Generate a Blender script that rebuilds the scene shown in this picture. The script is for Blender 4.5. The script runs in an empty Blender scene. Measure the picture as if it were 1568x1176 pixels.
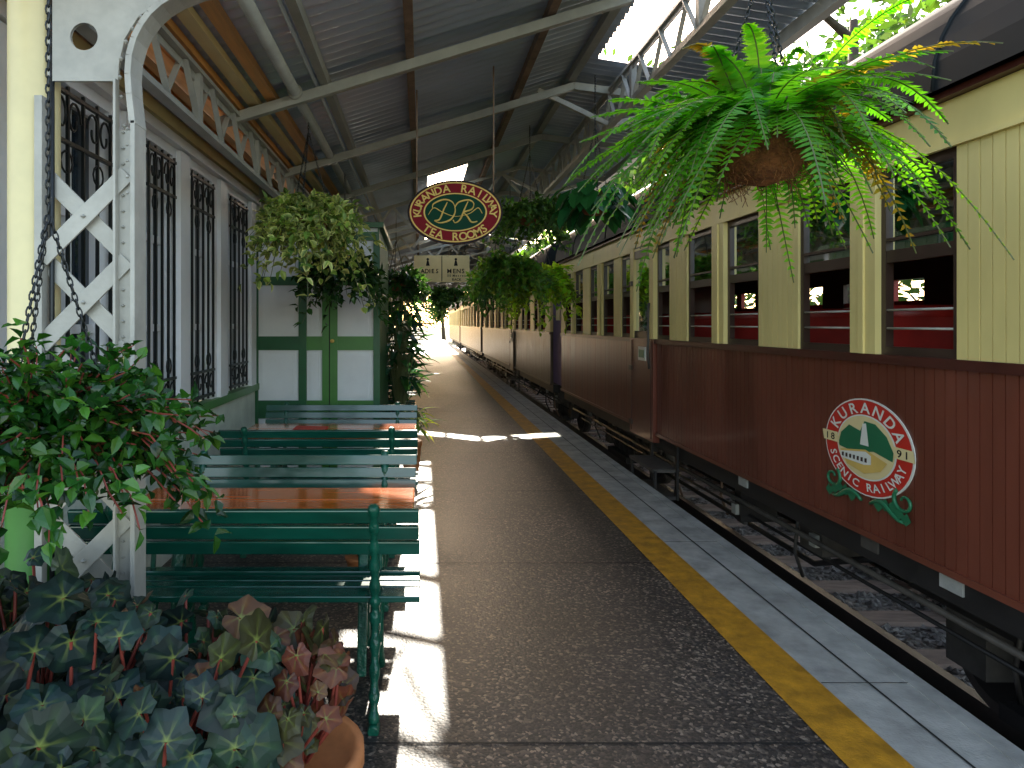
import bpy, math, random
from mathutils import Vector, Matrix, noise
random.seed(7)
R=random.random
def U(a,b): return a+(b-a)*random.random()
scene=bpy.context.scene
# ------------------------------------------------------------ materials
def nt(m):
    m.use_nodes=True; t=m.node_tree; t.nodes.clear(); return t
def pm(name,col,rough=.5,metal=0,var=.2,scale=6,bump=0,bscale=60,spec=.5,stretch=(1,1,1),col2=None,rvar=.1,coat=0):
    m=bpy.data.materials.new(name); t=nt(m); N=t.nodes; L=t.links
    o=N.new('ShaderNodeOutputMaterial'); b=N.new('ShaderNodeBsdfPrincipled'); L.new(b.outputs[0],o.inputs[0])
    tc=N.new('ShaderNodeTexCoord'); mp=N.new('ShaderNodeMapping'); mp.inputs['Scale'].default_value=stretch
    L.new(tc.outputs['Object'],mp.inputs[0])
    n=N.new('ShaderNodeTexNoise'); n.inputs['Scale'].default_value=scale; n.inputs['Detail'].default_value=3.5; n.inputs['Roughness'].default_value=.65
    L.new(mp.outputs[0],n.inputs['Vector'])
    r=N.new('ShaderNodeValToRGB'); r.color_ramp.elements[0].position=.3; r.color_ramp.elements[1].position=.7
    c2=col2 if col2 else tuple(min(1,c*(1+var)) for c in col)
    c1=tuple(c*(1-var) for c in col)
    r.color_ramp.elements[0].color=(*c1,1); r.color_ramp.elements[1].color=(*c2,1)
    L.new(n.outputs['Fac'],r.inputs[0]); L.new(r.outputs[0],b.inputs['Base Color'])
    mr=N.new('ShaderNodeMapRange'); mr.inputs[3].default_value=max(.02,rough-rvar); mr.inputs[4].default_value=min(1,rough+rvar)
    L.new(n.outputs['Fac'],mr.inputs[0]); L.new(mr.outputs[0],b.inputs['Roughness'])
    b.inputs['Metallic'].default_value=metal
    b.inputs['Specular IOR Level'].default_value=spec
    if coat: b.inputs['Coat Weight'].default_value=coat; b.inputs['Coat Roughness'].default_value=.08
    if bump:
        n2=N.new('ShaderNodeTexNoise'); n2.inputs['Scale'].default_value=bscale; n2.inputs['Detail'].default_value=2
        L.new(mp.outputs[0],n2.inputs['Vector'])
        bp=N.new('ShaderNodeBump'); bp.inputs['Strength'].default_value=bump; bp.inputs['Distance'].default_value=.01
        L.new(n2.outputs['Fac'],bp.inputs['Height']); L.new(bp.outputs[0],b.inputs['Normal'])
    return m
def leafmat(name,rough=.35,trans=.35,tint=(1,1,.55),spec=.5,gain=1.0):
    m=bpy.data.materials.new(name); t=nt(m); N=t.nodes; L=t.links
    o=N.new('ShaderNodeOutputMaterial'); b=N.new('ShaderNodeBsdfPrincipled'); b.inputs['Roughness'].default_value=rough
    b.inputs['Specular IOR Level'].default_value=spec
    a=N.new('ShaderNodeAttribute'); a.attribute_name='Col'
    L.new(a.outputs['Color'],b.inputs['Base Color'])
    tr=N.new('ShaderNodeBsdfTranslucent'); mx=N.new('ShaderNodeMix'); mx.data_type='RGBA'; mx.blend_type='MULTIPLY'; mx.inputs[0].default_value=1
    L.new(a.outputs['Color'],mx.inputs[6]); mx.inputs[7].default_value=(tint[0]*2.4*gain,tint[1]*2.4*gain,tint[2]*2.4*gain,1); mx.clamp_result=False
    L.new(mx.outputs[2],tr.inputs[0])
    ms=N.new('ShaderNodeMixShader'); ms.inputs[0].default_value=trans
    L.new(b.outputs[0],ms.inputs[1]); L.new(tr.outputs[0],ms.inputs[2]); L.new(ms.outputs[0],o.inputs[0])
    return m
def glassmat(name,col,alpha):
    m=bpy.data.materials.new(name); t=nt(m); N=t.nodes; L=t.links
    o=N.new('ShaderNodeOutputMaterial'); g=N.new('ShaderNodeBsdfGlossy'); g.inputs['Roughness'].default_value=.03; g.inputs['Color'].default_value=(.8,.85,.9,1)
    tr=N.new('ShaderNodeBsdfTransparent'); tr.inputs[0].default_value=(*col,1)
    f=N.new('ShaderNodeFresnel'); f.inputs[0].default_value=1.5
    ad=N.new('ShaderNodeMath'); ad.operation='ADD'; ad.inputs[1].default_value=alpha
    L.new(f.outputs[0],ad.inputs[0])
    ms=N.new('ShaderNodeMixShader'); L.new(ad.outputs[0],ms.inputs[0]); L.new(tr.outputs[0],ms.inputs[1]); L.new(g.outputs[0],ms.inputs[2]); L.new(ms.outputs[0],o.inputs[0])
    return m
M={}
M['cream']=pm('cream_paint',(.80,.65,.26),.45,var=.09,scale=3,bump=.08,bscale=40,stretch=(1,1,.4))
M['cream_col']=pm('cream_column',(.80,.68,.36),.4,var=.06)
M['maroon']=pm('maroon_paint',(.155,.040,.023),.32,var=.28,scale=2.5,bump=.05,bscale=30,coat=.2,stretch=(1,1,.3))
M['maroon_d']=pm('maroon_dark',(.07,.016,.011),.4,var=.2)
M['olive']=pm('olive_paint',(.07,.045,.024),.4,var=.2)
M['frame']=pm('sash_brown',(.05,.027,.019),.4)
M['roofdark']=pm('carriage_roof',(.012,.015,.017),.6,var=.3,scale=3,spec=.2)
M['black']=pm('underframe_black',(.014,.012,.012),.55,var=.4,scale=8)
M['grease']=pm('underframe_grey',(.07,.06,.052),.6,var=.4)
M['red']=pm('seat_red',(.42,.02,.015),.45)
M['intr']=pm('interior_timber',(.07,.035,.022),.5)
M['purple']=pm('gangway_purple',(.16,.09,.19),.6)
M['glass']=glassmat('train_glass',(.22,.25,.27),.06)
M['white']=pm('white_paint',(.82,.83,.85),.45,var=.05,scale=3,bump=.04)
M['render']=pm('rendered_wall',(.66,.70,.60),.8,var=.12,scale=5,bump=.5,bscale=40)
M['green']=pm('green_paint',(.06,.22,.035),.4,var=.12,scale=4)
M['green_d']=pm('green_dark_paint',(.008,.10,.03),.4,var=.15)
M['bench']=pm('bench_green',(.003,.062,.040),.24,var=.4,scale=7,bump=.15,bscale=25,stretch=(.3,1,1),coat=.4)
M['iron']=pm('bench_iron',(.004,.085,.050),.3,var=.3,scale=20,bump=.5,bscale=60)
M['table']=pm('varnished_timber',(.66,.145,.018),.14,var=.3,scale=5,stretch=(.25,3,3),coat=1,rvar=.04)
M['steel']=pm('painted_steel',(.37,.36,.32),.45,var=.15,scale=6,bump=.08)
M['steel_w']=pm('lattice_paint',(.44,.42,.37),.42,var=.16,scale=8,bump=.15)
M['rust']=pm('rusty_purlin',(.25,.16,.11),.6,var=.4,scale=9)
M['timber_warm_lit']=pm('eaves_timber_warm_lit',(.72,.34,.10),.45,var=.25,scale=4,stretch=(3,.3,3))  # orange lighting on the cream soffit, put into the board colour
M['corr']=pm('corrugated_iron',(.56,.64,.78),.36,metal=.55,var=.2,scale=1.3,stretch=(.5,1,1),rvar=.08)
M['winglass']=pm('window_glass',(.02,.035,.055),.07,var=.3,scale=2,spec=.9,rvar=.02)
M['grille']=pm('wrought_iron',(.006,.009,.010),.4,var=.2)
M['gold']=pm('sign_gold',(.72,.48,.13),.6,var=.06,spec=.2)
M['smaroon']=pm('sign_maroon',(.19,.008,.014),.65,var=.06,spec=.12)
M['sgreen']=pm('sign_green',(.005,.045,.022),.65,var=.06,spec=.12)
M['scream']=pm('sign_cream',(.82,.66,.34),.6,var=.04,spec=.2)
M['sdark']=pm('sign_lettering',(.02,.015,.015),.6,var=.05,spec=.15)
M['swhite']=pm('logo_white',(.8,.78,.7),.5,var=.04)
M['sred']=pm('logo_red',(.60,.03,.018),.45,var=.05)
M['slg']=pm('logo_green',(.02,.16,.07),.4,var=.05)
M['coping']=pm('coping_concrete',(.37,.365,.34),.75,var=.30,scale=5,bump=.25,bscale=90)
M['yellow']=pm('yellow_line',(.47,.22,.010),.6,var=.38,scale=9,bump=.3,bscale=120)
M['joint']=pm('joint_dark',(.015,.014,.013),.9)
M['rail']=pm('rail_steel',(.06,.05,.045),.4,metal=.5)
M['sleeper']=pm('sleeper_timber',(.45,.34,.31),.8,var=.3,scale=10,stretch=(.4,2,1))
M['terra']=pm('terracotta',(.50,.18,.06),.7,var=.2,scale=9)
M['soil']=pm('coir_soil',(.24,.09,.03),.9,var=.45,scale=30,bump=.8,bscale=80)
M['bark']=pm('bark',(.10,.07,.05),.9,var=.4,scale=10,bump=.6)
M['stem']=pm('stem_red',(.25,.045,.03),.5)
M['gstem']=pm('stem_green',(.10,.12,.04),.5)
M['leaf']=leafmat('leaf_glossy',.25,.25)
M['leafm']=leafmat('leaf_matt',.5,.35)
M['fern']=leafmat('leaf_fern',.42,.5,(1.1,1,.2),gain=1.15)
M['beg']=leafmat('leaf_begonia',.45,.12,(1,.7,.4),spec=.35)
M['tree']=leafmat('leaf_tree',.5,.4,(1,1,.35))
def aggregate():
    m=bpy.data.materials.new('exposed_aggregate'); t=nt(m); N=t.nodes; L=t.links
    o=N.new('ShaderNodeOutputMaterial'); b=N.new('ShaderNodeBsdfPrincipled'); L.new(b.outputs[0],o.inputs[0])
    tc=N.new('ShaderNodeTexCoord')
    v=N.new('ShaderNodeTexVoronoi'); v.inputs['Scale'].default_value=85; L.new(tc.outputs['Object'],v.inputs['Vector'])
    r=N.new('ShaderNodeValToRGB'); e=r.color_ramp.elements
    e[0].position=0; e[0].color=(.022,.019,.018,1); e[1].position=1; e[1].color=(.28,.22,.17,1)
    x=e.new(.55); x.color=(.042,.036,.033,1); x=e.new(.85); x.color=(.11,.085,.068,1)
    sp=N.new('ShaderNodeSeparateColor'); L.new(v.outputs['Color'],sp.inputs[0]); L.new(sp.outputs[0],r.inputs[0])
    n=N.new('ShaderNodeTexNoise'); n.inputs['Scale'].default_value=1.1; n.inputs['Detail'].default_value=7; L.new(tc.outputs['Object'],n.inputs['Vector'])
    mr=N.new('ShaderNodeMapRange'); mr.inputs[1].default_value=.3; mr.inputs[2].default_value=.7; mr.inputs[3].default_value=.55; mr.inputs[4].default_value=1.3; L.new(n.outputs['Fac'],mr.inputs[0])
    mx=N.new('ShaderNodeVectorMath'); mx.operation='SCALE'; L.new(r.outputs[0],mx.inputs[0]); L.new(mr.outputs[0],mx.inputs['Scale'])
    L.new(mx.outputs[0],b.inputs['Base Color'])
    m2=N.new('ShaderNodeMapRange'); m2.inputs[3].default_value=.38; m2.inputs[4].default_value=.6; L.new(n.outputs['Fac'],m2.inputs[0]); L.new(m2.outputs[0],b.inputs['Roughness'])
    bp=N.new('ShaderNodeBump'); bp.inputs['Strength'].default_value=.4; bp.inputs['Distance'].default_value=.004; bp.invert=True
    L.new(v.outputs['Distance'],bp.inputs['Height']); L.new(bp.outputs[0],b.inputs['Normal'])
    return m
M['agg']=aggregate()
def ballastm():
    m=bpy.data.materials.new('ballast'); t=nt(m); N=t.nodes; L=t.links
    o=N.new('ShaderNodeOutputMaterial'); b=N.new('ShaderNodeBsdfPrincipled'); L.new(b.outputs[0],o.inputs[0]); b.inputs['Roughness'].default_value=.85
    tc=N.new('ShaderNodeTexCoord'); v=N.new('ShaderNodeTexVoronoi'); v.inputs['Scale'].default_value=22; L.new(tc.outputs['Object'],v.inputs['Vector'])
    r=N.new('ShaderNodeValToRGB'); e=r.color_ramp.elements; e[0].color=(.14,.12,.12,1); e[1].color=(.68,.63,.63,1)
    sp=N.new('ShaderNodeSeparateColor'); L.new(v.outputs['Color'],sp.inputs[0]); L.new(sp.outputs[0],r.inputs[0]); L.new(r.outputs[0],b.inputs['Base Color'])
    bp=N.new('ShaderNodeBump'); bp.inputs['Distance'].default_value=.03; bp.invert=True; L.new(v.outputs['Distance'],bp.inputs['Height']); L.new(bp.outputs[0],b.inputs['Normal'])
    return m
M['ballast']=ballastm()
M['grass']=pm('grass_soil',(.10,.11,.06),.95,var=.4,scale=2,bump=.5)
# ------------------------------------------------------------ mesh builder
class MB:
    def __init__(s): s.v=[];s.f=[];s.m=[];s.mats=[];s.c=None;s.sm=[]
    def mi(s,k):
        if k not in s.mats: s.mats.append(k)
        return s.mats.index(k)
    def poly(s,pts,mat,smooth=False):
        b=len(s.v); s.v+= [tuple(p) for p in pts]; s.f.append(tuple(range(b,b+len(pts)))); s.m.append(s.mi(mat)); s.sm.append(smooth)
    def box(s,x0,x1,y0,y1,z0,z1,mat):
        b=len(s.v); s.v+=[(x0,y0,z0),(x1,y0,z0),(x1,y1,z0),(x0,y1,z0),(x0,y0,z1),(x1,y0,z1),(x1,y1,z1),(x0,y1,z1)]
        k=s.mi(mat)
        for q in ((0,3,2,1),(4,5,6,7),(0,1,5,4),(1,2,6,5),(2,3,7,6),(3,0,4,7)):
            s.f.append(tuple(b+i for i in q)); s.m.append(k); s.sm.append(False)
    def beam(s,p,q,w,h,mat,up=(0,0,1)):
        p=Vector(p);q=Vector(q);d=(q-p).normalized();upv=Vector(up)
        if abs(d.dot(upv))>.98: upv=Vector((0,1,0))
        a=d.cross(upv).normalized()*w/2; c=a.cross(d).normalized()*h/2
        b=len(s.v)
        for o in (p,q):
            for e in (-a-c,a-c,a+c,-a+c): s.v.append(tuple(o+e))
        k=s.mi(mat)
        for f in ((0,1,2,3),(7,6,5,4),(0,4,5,1),(1,5,6,2),(2,6,7,3),(3,7,4,0)):
            s.f.append(tuple(b+i for i in f)); s.m.append(k); s.sm.append(False)
    def tube(s,pts,r,mat,n=8,closed=False,cap=True):
        pts=[Vector(p) for p in pts]; m=len(pts); k=s.mi(mat); b=len(s.v)
        prev=None
        for i,p in enumerate(pts):
            if closed: d=pts[(i+1)%m]-pts[i-1]
            else: d=pts[min(i+1,m-1)]-pts[max(i-1,0)]
            d.normalize()
            if prev is None:
                a=d.orthogonal().normalized()
            else:
                a=(prev-d*prev.dot(d)); a=a.normalized() if a.length>1e-5 else d.orthogonal().normalized()
            prev=a; c=d.cross(a); rr=r[i] if isinstance(r,(list,tuple)) else r
            for j in range(n):
                t=2*math.pi*j/n; s.v.append(tuple(p+a*math.cos(t)*rr+c*math.sin(t)*rr))
        for i in range(m if closed else m-1):
            i2=(i+1)%m
            for j in range(n):
                j2=(j+1)%n; s.f.append((b+i*n+j,b+i*n+j2,b+i2*n+j2,b+i2*n+j)); s.m.append(k); s.sm.append(True)
        if cap and not closed:
            s.f.append(tuple(b+j for j in reversed(range(n)))); s.m.append(k); s.sm.append(False)
            s.f.append(tuple(b+(m-1)*n+j for j in range(n))); s.m.append(k); s.sm.append(False)
    def lathe(s,c,prof,mat,n=20):
        b=len(s.v);k=s.mi(mat)
        for r,z in prof:
            for j in range(n):
                t=2*math.pi*j/n; s.v.append((c[0]+r*math.cos(t),c[1]+r*math.sin(t),c[2]+z))
        for i in range(len(prof)-1):
            for j in range(n):
                j2=(j+1)%n; s.f.append((b+i*n+j,b+i*n+j2,b+(i+1)*n+j2,b+(i+1)*n+j)); s.m.append(k); s.sm.append(True)
    def prism(s,pts2,fn0,fn1,mat):
        n=len(pts2); a=[fn0(*p) for p in pts2]; c=[fn1(*p) for p in pts2]
        s.poly(a,mat); s.poly(list(reversed(c)),mat)
        for i in range(n):
            j=(i+1)%n; s.poly([a[j],a[i],c[i],c[j]],mat)
    def make(s,name,bevel=0,parent=None):
        me=bpy.data.meshes.new(name); me.from_pydata(s.v,[],s.f)
        for k in s.mats: me.materials.append(M[k])
        me.polygons.foreach_set('material_index',s.m); me.polygons.foreach_set('use_smooth',s.sm)
        me.update()
        o=bpy.data.objects.new(name,me); scene.collection.objects.link(o)
        if bevel:
            mo=o.modifiers.new('bevel','BEVEL'); mo.width=bevel; mo.segments=2; mo.limit_method='ANGLE'; mo.angle_limit=math.radians(50); mo.harden_normals=False
        if parent: o.parent=parent
        return o
class LF:  # leaves
    def __init__(s): s.v=[];s.f=[];s.c=[]
    def leaf(s,p,d,n,L,W,c,fold=.25,c2=None,droop=.15):
        d=d.normalized(); a=d.cross(n)
        if a.length<1e-4: a=d.orthogonal()
        a.normalize(); u=a.cross(d).normalized()
        b=len(s.v); tip=p+d*L-u*L*droop
        m1=p+d*L*.35;m2=p+d*L*.7-u*L*droop*.4
        s.v+=[tuple(p),tuple(m1-a*W*.5+u*W*fold),tuple(m2-a*W*.38+u*W*fold*.6),tuple(tip),tuple(m2+a*W*.38+u*W*fold*.6),tuple(m1+a*W*.5+u*W*fold),tuple(m1),tuple(m2)]
        s.f+=[(b,b+6,b+1),(b+1,b+6,b+7,b+2),(b+2,b+7,b+3),(b,b+5,b+6),(b+5,b+4,b+7,b+6),(b+4,b+3,b+7)]
        c2=c2 or c
        s.c+=[c,c2,c2,c2,c2,c2,c,c]
    def quad(s,p,d,a,L,W,c):
        b=len(s.v)
        s.v+=[tuple(p),tuple(p+d*L*.5-a*W*.5),tuple(p+d*L),tuple(p+d*L*.5+a*W*.5)]
        s.f.append((b,b+1,b+2,b+3)); s.c+=[c]*4
    def make(s,name,mat,parent=None):
        me=bpy.data.meshes.new(name); me.from_pydata(s.v,[],s.f); me.materials.append(M[mat])
        at=me.color_attributes.new('Col','FLOAT_COLOR','POINT')
        flat=[]
        for c in s.c: flat+= [c[0],c[1],c[2],1]
        at.data.foreach_set('color',flat); me.update()
        o=bpy.data.objects.new(name,me); scene.collection.objects.link(o)
        if parent: o.parent=parent
        return o
def jit(c,a=.3):
    k=U(1-a,1+a); return (c[0]*k*U(.85,1.15),c[1]*k,c[2]*k*U(.8,1.2))
def rv(): 
    while True:
        v=Vector((U(-1,1),U(-1,1),U(-1,1)))
        if .05<v.length<1: return v.normalized()
_lc={}
def letter(ch,size=1.0,bold=0):
    if ch in _lc: return _lc[ch]
    cu=bpy.data.curves.new('t','FONT'); cu.body=ch; cu.align_x='CENTER'; cu.resolution_u=3; cu.offset=.018
    ob=bpy.data.objects.new('t',cu); scene.collection.objects.link(ob)
    dg=bpy.context.evaluated_depsgraph_get(); ev=ob.evaluated_get(dg); me=ev.to_mesh()
    vs=[(v.co.x,v.co.y) for v in me.vertices]; fs=[tuple(p.vertices) for p in me.polygons]
    ev.to_mesh_clear(); bpy.data.objects.remove(ob); bpy.data.curves.remove(cu)
    _lc[ch]=(vs,fs); return _lc[ch]
def put_text(mb,ch,size,mapf,mat,rot=0,cx=0,cy=0):
    vs,fs=letter(ch); ca,sa=math.cos(rot),math.sin(rot); b=len(mb.v); k=mb.mi(mat)
    for x,y in vs:
        x*=size;y=(y-.35)*size; mb.v.append(tuple(mapf(cx+x*ca-y*sa,cy+x*sa+y*ca)))
    for f in fs: mb.f.append(tuple(b+i for i in f)); mb.m.append(k); mb.sm.append(False)
def arc_text(mb,txt,a,b,ang0,ang1,size,mapf,mat,outward=True):
    n=len(txt)
    for i,ch in enumerate(txt):
        if ch==' ': continue
        t=ang0+(ang1-ang0)*(i/(n-1)); x=a*math.cos(t);y=b*math.sin(t)
        nx,ny=math.cos(t)/a,math.sin(t)/b; r=math.atan2(ny,nx)-math.pi/2
        if not outward: r+=math.pi
        put_text(mb,ch,size,mapf,mat,r,x,y)
def ell(a,b,n=48,t0=0,t1=2*math.pi,closed=True):
    m=n if closed else n+1
    return [(a*math.cos(t0+(t1-t0)*i/n),b*math.sin(t0+(t1-t0)*i/n)) for i in range(m)]
def chain(mb,p,q,mat='grille',pitch=.020,r=.0022):
    p=Vector(p);q=Vector(q);d=q-p;n=max(1,int(d.length/pitch));d.normalize()
    a=d.orthogonal().normalized();c=d.cross(a)
    for i in range(n):
        ctr=p+d*pitch*(i+.5); s1=a if i%2 else c
        mb.tube([ctr+d*pitch*.72*math.cos(t)+s1*pitch*.3*math.sin(t) for t in [k*math.pi/4 for k in range(8)]],r,mat,n=4,closed=True)
# ------------------------------------------------------------ ground, platform, track
g=MB(); g.poly([(-300,-300,-.86),(300,-300,-.86),(300,400,-.86),(-300,400,-.86)],'grass'); g.make('ground')
g=MB(); g.box(2.07,9,-6,70,-.85,-.75,'ballast'); g.make('ballast_bed')
p=MB(); p.box(-8,2.07,-6,62,-.8,0,'agg')
p.box(2.02,2.10,-6,62,-.02,.008,'coping')
p.poly([(1.66,-6,.004),(2.02,-6,.004),(2.02,62,.004),(1.66,62,.004)],'coping')
p.poly([(1.44,-6,.0045),(1.66,-6,.0045),(1.66,62,.0045),(1.44,62,.0045)],'yellow')
p.poly([(1.852,-6,.0085),(1.862,-6,.0085),(1.862,62,.0085),(1.852,62,.0085)],'joint')
for y in [0.6+1.83*i for i in range(34)]:
    p.poly([(-1.58,y,.003),(1.44,y,.003),(1.44,y+.008,.003),(-1.58,y+.008,.003)],'joint')
    p.poly([(1.66,y+.4,.0088),(2.02,y+.4,.0088),(2.02,y+.405,.0088),(1.66,y+.405,.0088)],'joint')
p.make('station_platform')
t=MB()
for x in (3.1,4.2):
    for (a,b_,c,d) in ((-.065,.065,-.72,-.705),(-.01,.01,-.705,-.61),(-.033,.033,-.61,-.575)):
        t.box(x+a,x+b_,-4,62,c,d,'rail')
y=-3.0
while y<40: t.box(2.65,4.65,y,y+.2,-.78,-.715,'sleeper'); y+=.62
t.make('railway_track')
b=MB()
for i in range(9000):
    x=U(2.3,5.2);yy=2+ (R()**1.6)*14;z=-.745;r=U(.012,.035)
    vs=[Vector((x+r*U(-1.2,-.7),yy,z)),Vector((x,yy+r*U(.7,1.2),z)),Vector((x+r*U(.7,1.2),yy,z)),Vector((x,yy-r*U(.7,1.2),z)),Vector((x+U(-.3,.3)*r,yy+U(-.3,.3)*r,z+r*U(.6,1.1)))]
    base=len(b.v); b.v+=[tuple(v) for v in vs]; k=b.mi('ballast')
    for f in ((0,1,4),(1,2,4),(2,3,4),(3,0,4)):
        b.f.append(tuple(base+i2 for i2 in (f[1],f[0],f[2]))); b.m.append(k); b.sm.append(False)
b.make('ballast_stones')
# ------------------------------------------------------------ train
TX=2.30
def carriage(y0,y1,low,feats,name,step=True,detail=True):
    m=MB()
    x0=TX
    doors=[(a,b_) for a,b_,k in feats if k=='d']
    w=.062
    y=y0
    while y<y1-.001:
        ye=min(y+w,y1)
        if not any(a-.001<(y+ye)/2<b_ for a,b_ in doors):
            m.box(x0+U(0,.0015),x0+.03,y+.003,ye-.003,.43,1.30,low)
        y=ye
    m.box(x0+.022,x0+.05,y0,y1,.43,1.30,low)
    m.box(x0-.022,x0+.06,y0,y1,1.30,1.345,'maroon_d' if low=='maroon' else low)
    m.box(x0-.012,x0+.06,y0,y1,.40,.43,low)
    m.box(x0-.006,x0+.06,y0,y1,2.27,2.47,'cream')
    m.box(x0-.022,x0+.0,y0,y1,2.262,2.285,'cream')
    yy=y0+.9
    while yy<y1: m.box(x0-.009,x0,yy,yy+.03,2.285,2.44,'cream'); yy+=1.75
    m.box(x0-.05,x0+.06,y0,y1,2.472,2.50,'maroon_d')
    for a,b_,k in feats:
        if k=='c':
            n=max(1,round((b_-a)/.062)); s_=(b_-a)/n
            for i in range(n): m.box(x0-.002-U(0,.0015),x0+.03,a+i*s_+.003,a+(i+1)*s_-.003,1.345,2.262,'cream')
            m.box(x0+.022,x0+.05,a,b_,1.345,2.27,'cream')
        elif k=='p':
            m.box(x0-.02,x0+.05,a,b_,1.345,2.262,'cream')
            m.box(x0-.03,x0-.02,a+(b_-a)*.4,a+(b_-a)*.6,1.345,2.262,'cream')
        elif k=='w':
            f=.035
            m.box(x0+.012,x0+.05,a,a+f,1.345,2.27,'frame'); m.box(x0+.012,x0+.05,b_-f,b_,1.345,2.27,'frame')
            m.box(x0+.012,x0+.05,a+f,b_-f,2.22,2.27,'frame'); m.box(x0+.012,x0+.05,a+f,b_-f,1.345,1.385,'frame')
            m.box(x0+.015,x0+.045,a+f,b_-f,1.80,1.86,'frame')
            m.box(x0+.008,x0+.02,a+f,b_-f,1.905,1.92,'frame')
            m.poly([(x0+.03,a+f,1.86),(x0+.03,b_-f,1.86),(x0+.03,b_-f,2.22),(x0+.03,a+f,2.22)],'glass')
            for zz in (1.475,1.565): m.tube([(x0+.02,a,zz),(x0+.02,b_,zz)],.006,'steel_w',n=6)
        elif k=='d':
            m.box(x0-.03,x0+.03,a,a+.05,1.345,2.40,'cream'); 
            m.box(x0-.03,x0+.03,b_-.05,b_,1.345,2.40,'cream')
            m.box(x0-.032,x0+.03,a,b_,.33,1.345,low)
            m.box(x0-.037,x0-.032,a+.05,a+.07,.36,1.32,'maroon_d'); m.box(x0-.037,x0-.032,b_-.07,b_-.05,.36,1.32,'maroon_d')
            m.box(x0-.03,x0+.03,a+.05,b_-.05,2.30,2.40,'cream')
            m.box(x0-.03,x0+.03,a+.05,a+.12,1.345,2.3,'cream'); m.box(x0-.03,x0+.03,b_-.12,b_-.05,1.345,2.3,'cream')
            m.box(x0-.02,x0+.02,a+.12,b_-.12,2.18,2.3,'frame'); m.box(x0-.02,x0+.02,a+.12,b_-.12,1.345,1.42,'frame')
            m.poly([(x0,a+.12,1.42),(x0,b_-.12,1.42),(x0,b_-.12,2.18),(x0,a+.12,2.18)],'glass')
            m.tube([(x0-.06,a+.03,1.05),(x0-.07,a+.03,1.2),(x0-.07,a+.03,1.6),(x0-.06,a+.03,1.7)],.012,'grease')
            m.box(x0-.045,x0-.033,a+.2,a+.42,1.12,1.26,'swhite'); m.box(x0-.048,x0-.045,a+.23,a+.39,1.15,1.23,'slg')
            for zz in (.42,1.0,1.9): m.box(x0-.05,x0-.03,b_-.1,b_-.02,zz,zz+.05,'frame')
    m.box(x0+.05,5.0,y0+.02,y1-.02,.42,.47,'intr')
    m.box(x0+.06,5.0,y0+.02,y1-.02,2.38,2.42,'intr')
    m.box(x0+.051,x0+.07,y0+.02,y1-.02,.47,1.33,'intr')
    m.box(4.96,5.0,y0,y1,.43,1.40,'intr'); m.box(4.96,5.0,y0,y1,1.95,2.5,'intr')
    yy=y0
    i=0
    while yy<y1:
        m.box(4.95,5.0,yy,yy+(.42 if i%2==0 else .16),1.40,1.95,'red' if i%2 else 'intr'); 
        m.box(4.96,4.99,yy,min(yy+.85,y1),1.68,1.73,'red')
        for zz in (1.50,1.57): m.box(4.965,4.98,yy,min(yy+.85,y1),zz,zz+.012,'steel_w')
        yy+=.85; i+=1
    yy=y0+.5
    while yy<y1-.4:
        for xa,xb in ((2.42,3.35),(3.95,4.88)):
            m.box(xa,xb,yy,yy+.09,.85,1.55,'red'); m.tube([(xa,yy+.045,1.55),(xb,yy+.045,1.55)],.05,'red',n=10)
            m.box(xa,xb,yy+.09,yy+.5,.82,.93,'red')
        yy+=.95
    m.box(x0+.05,5,y0,y0+.03,.45,2.6,'intr') ; m.box(x0+.05,5,y1-.03,y1,.45,2.6,'maroon_d')
    n=28; pr=[]
    for i in range(n+1):
        t_=math.pi-math.pi*i/n; pr.append((3.65+1.44*math.cos(t_),2.5+.80*math.sin(t_)**.85))
    for i in range(n):
        a=pr[i];b_=pr[i+1]; m.poly([(a[0],y0-.05,a[1]),(b_[0],y0-.05,b_[1]),(b_[0],y1+.05,b_[1]),(a[0],y1+.05,a[1])],'roofdark',False)
    yy=y0
    while yy<y1:
        m.tube([(a,yy,z+.004) for a,z in pr],.010,'roofdark',n=5); yy+=1.75
    m.poly([(a,y0-.05,z) for a,z in pr],'roofdark'); m.poly([(a,y1+.05,z) for a,z in reversed(pr)],'roofdark')
    yy=y0+.5
    while yy<y1:
        m.lathe((3.65,yy,3.27),[(.14,0),(.14,.1),(.2,.12),(.2,.15),(0,.2)],'roofdark',12); yy+=2.2
    m.box(x0+.05,x0+.17,y0,y1,.26,.40,'black'); m.box(4.8,4.95,y0,y1,.26,.4,'black')
    m.box(3.5,3.8,y0,y1,.15,.4,'black')
    m.tube([(x0+.35,y0+2.6,.2),(x0+.35,y0+3.4,-.12),(x0+.35,y1-3.4,-.12),(x0+.35,y1-2.6,.2)],.02,'black')
    for c in (y0+1.6,y1-1.6):
        for wx in (3.1,4.2):
            for dy in (-.75,.75):
                ctr=Vector((wx,c+dy,-.20))
                for rr,xx0,xx1,mt in ((.37,-.06,.06,'grease'),(.30,-.075,.075,'black'),(.10,-.16,.1,'grease')):
                    m.tube([ctr+Vector((xx0,0,0)),ctr+Vector((xx1,0,0))],rr,mt,n=24)
                m.box(wx-.27,wx-.13,c+dy-.13,c+dy+.13,-.3,-.02,'grease')
        m.box(2.82,2.95,c-1.15,c+1.15,-.02,.12,'black')
        for k in (-.3,-.1,.1,.3): m.tube([(2.86,c+k,-.3),(2.86,c+k,0)],.045,'grease',n=8)
        m.box(2.75,2.98,c-.45,c+.45,-.38,-.3,'black')
    rr=random.Random(int(y0*10)+3)
    yy=y0+.6
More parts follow.
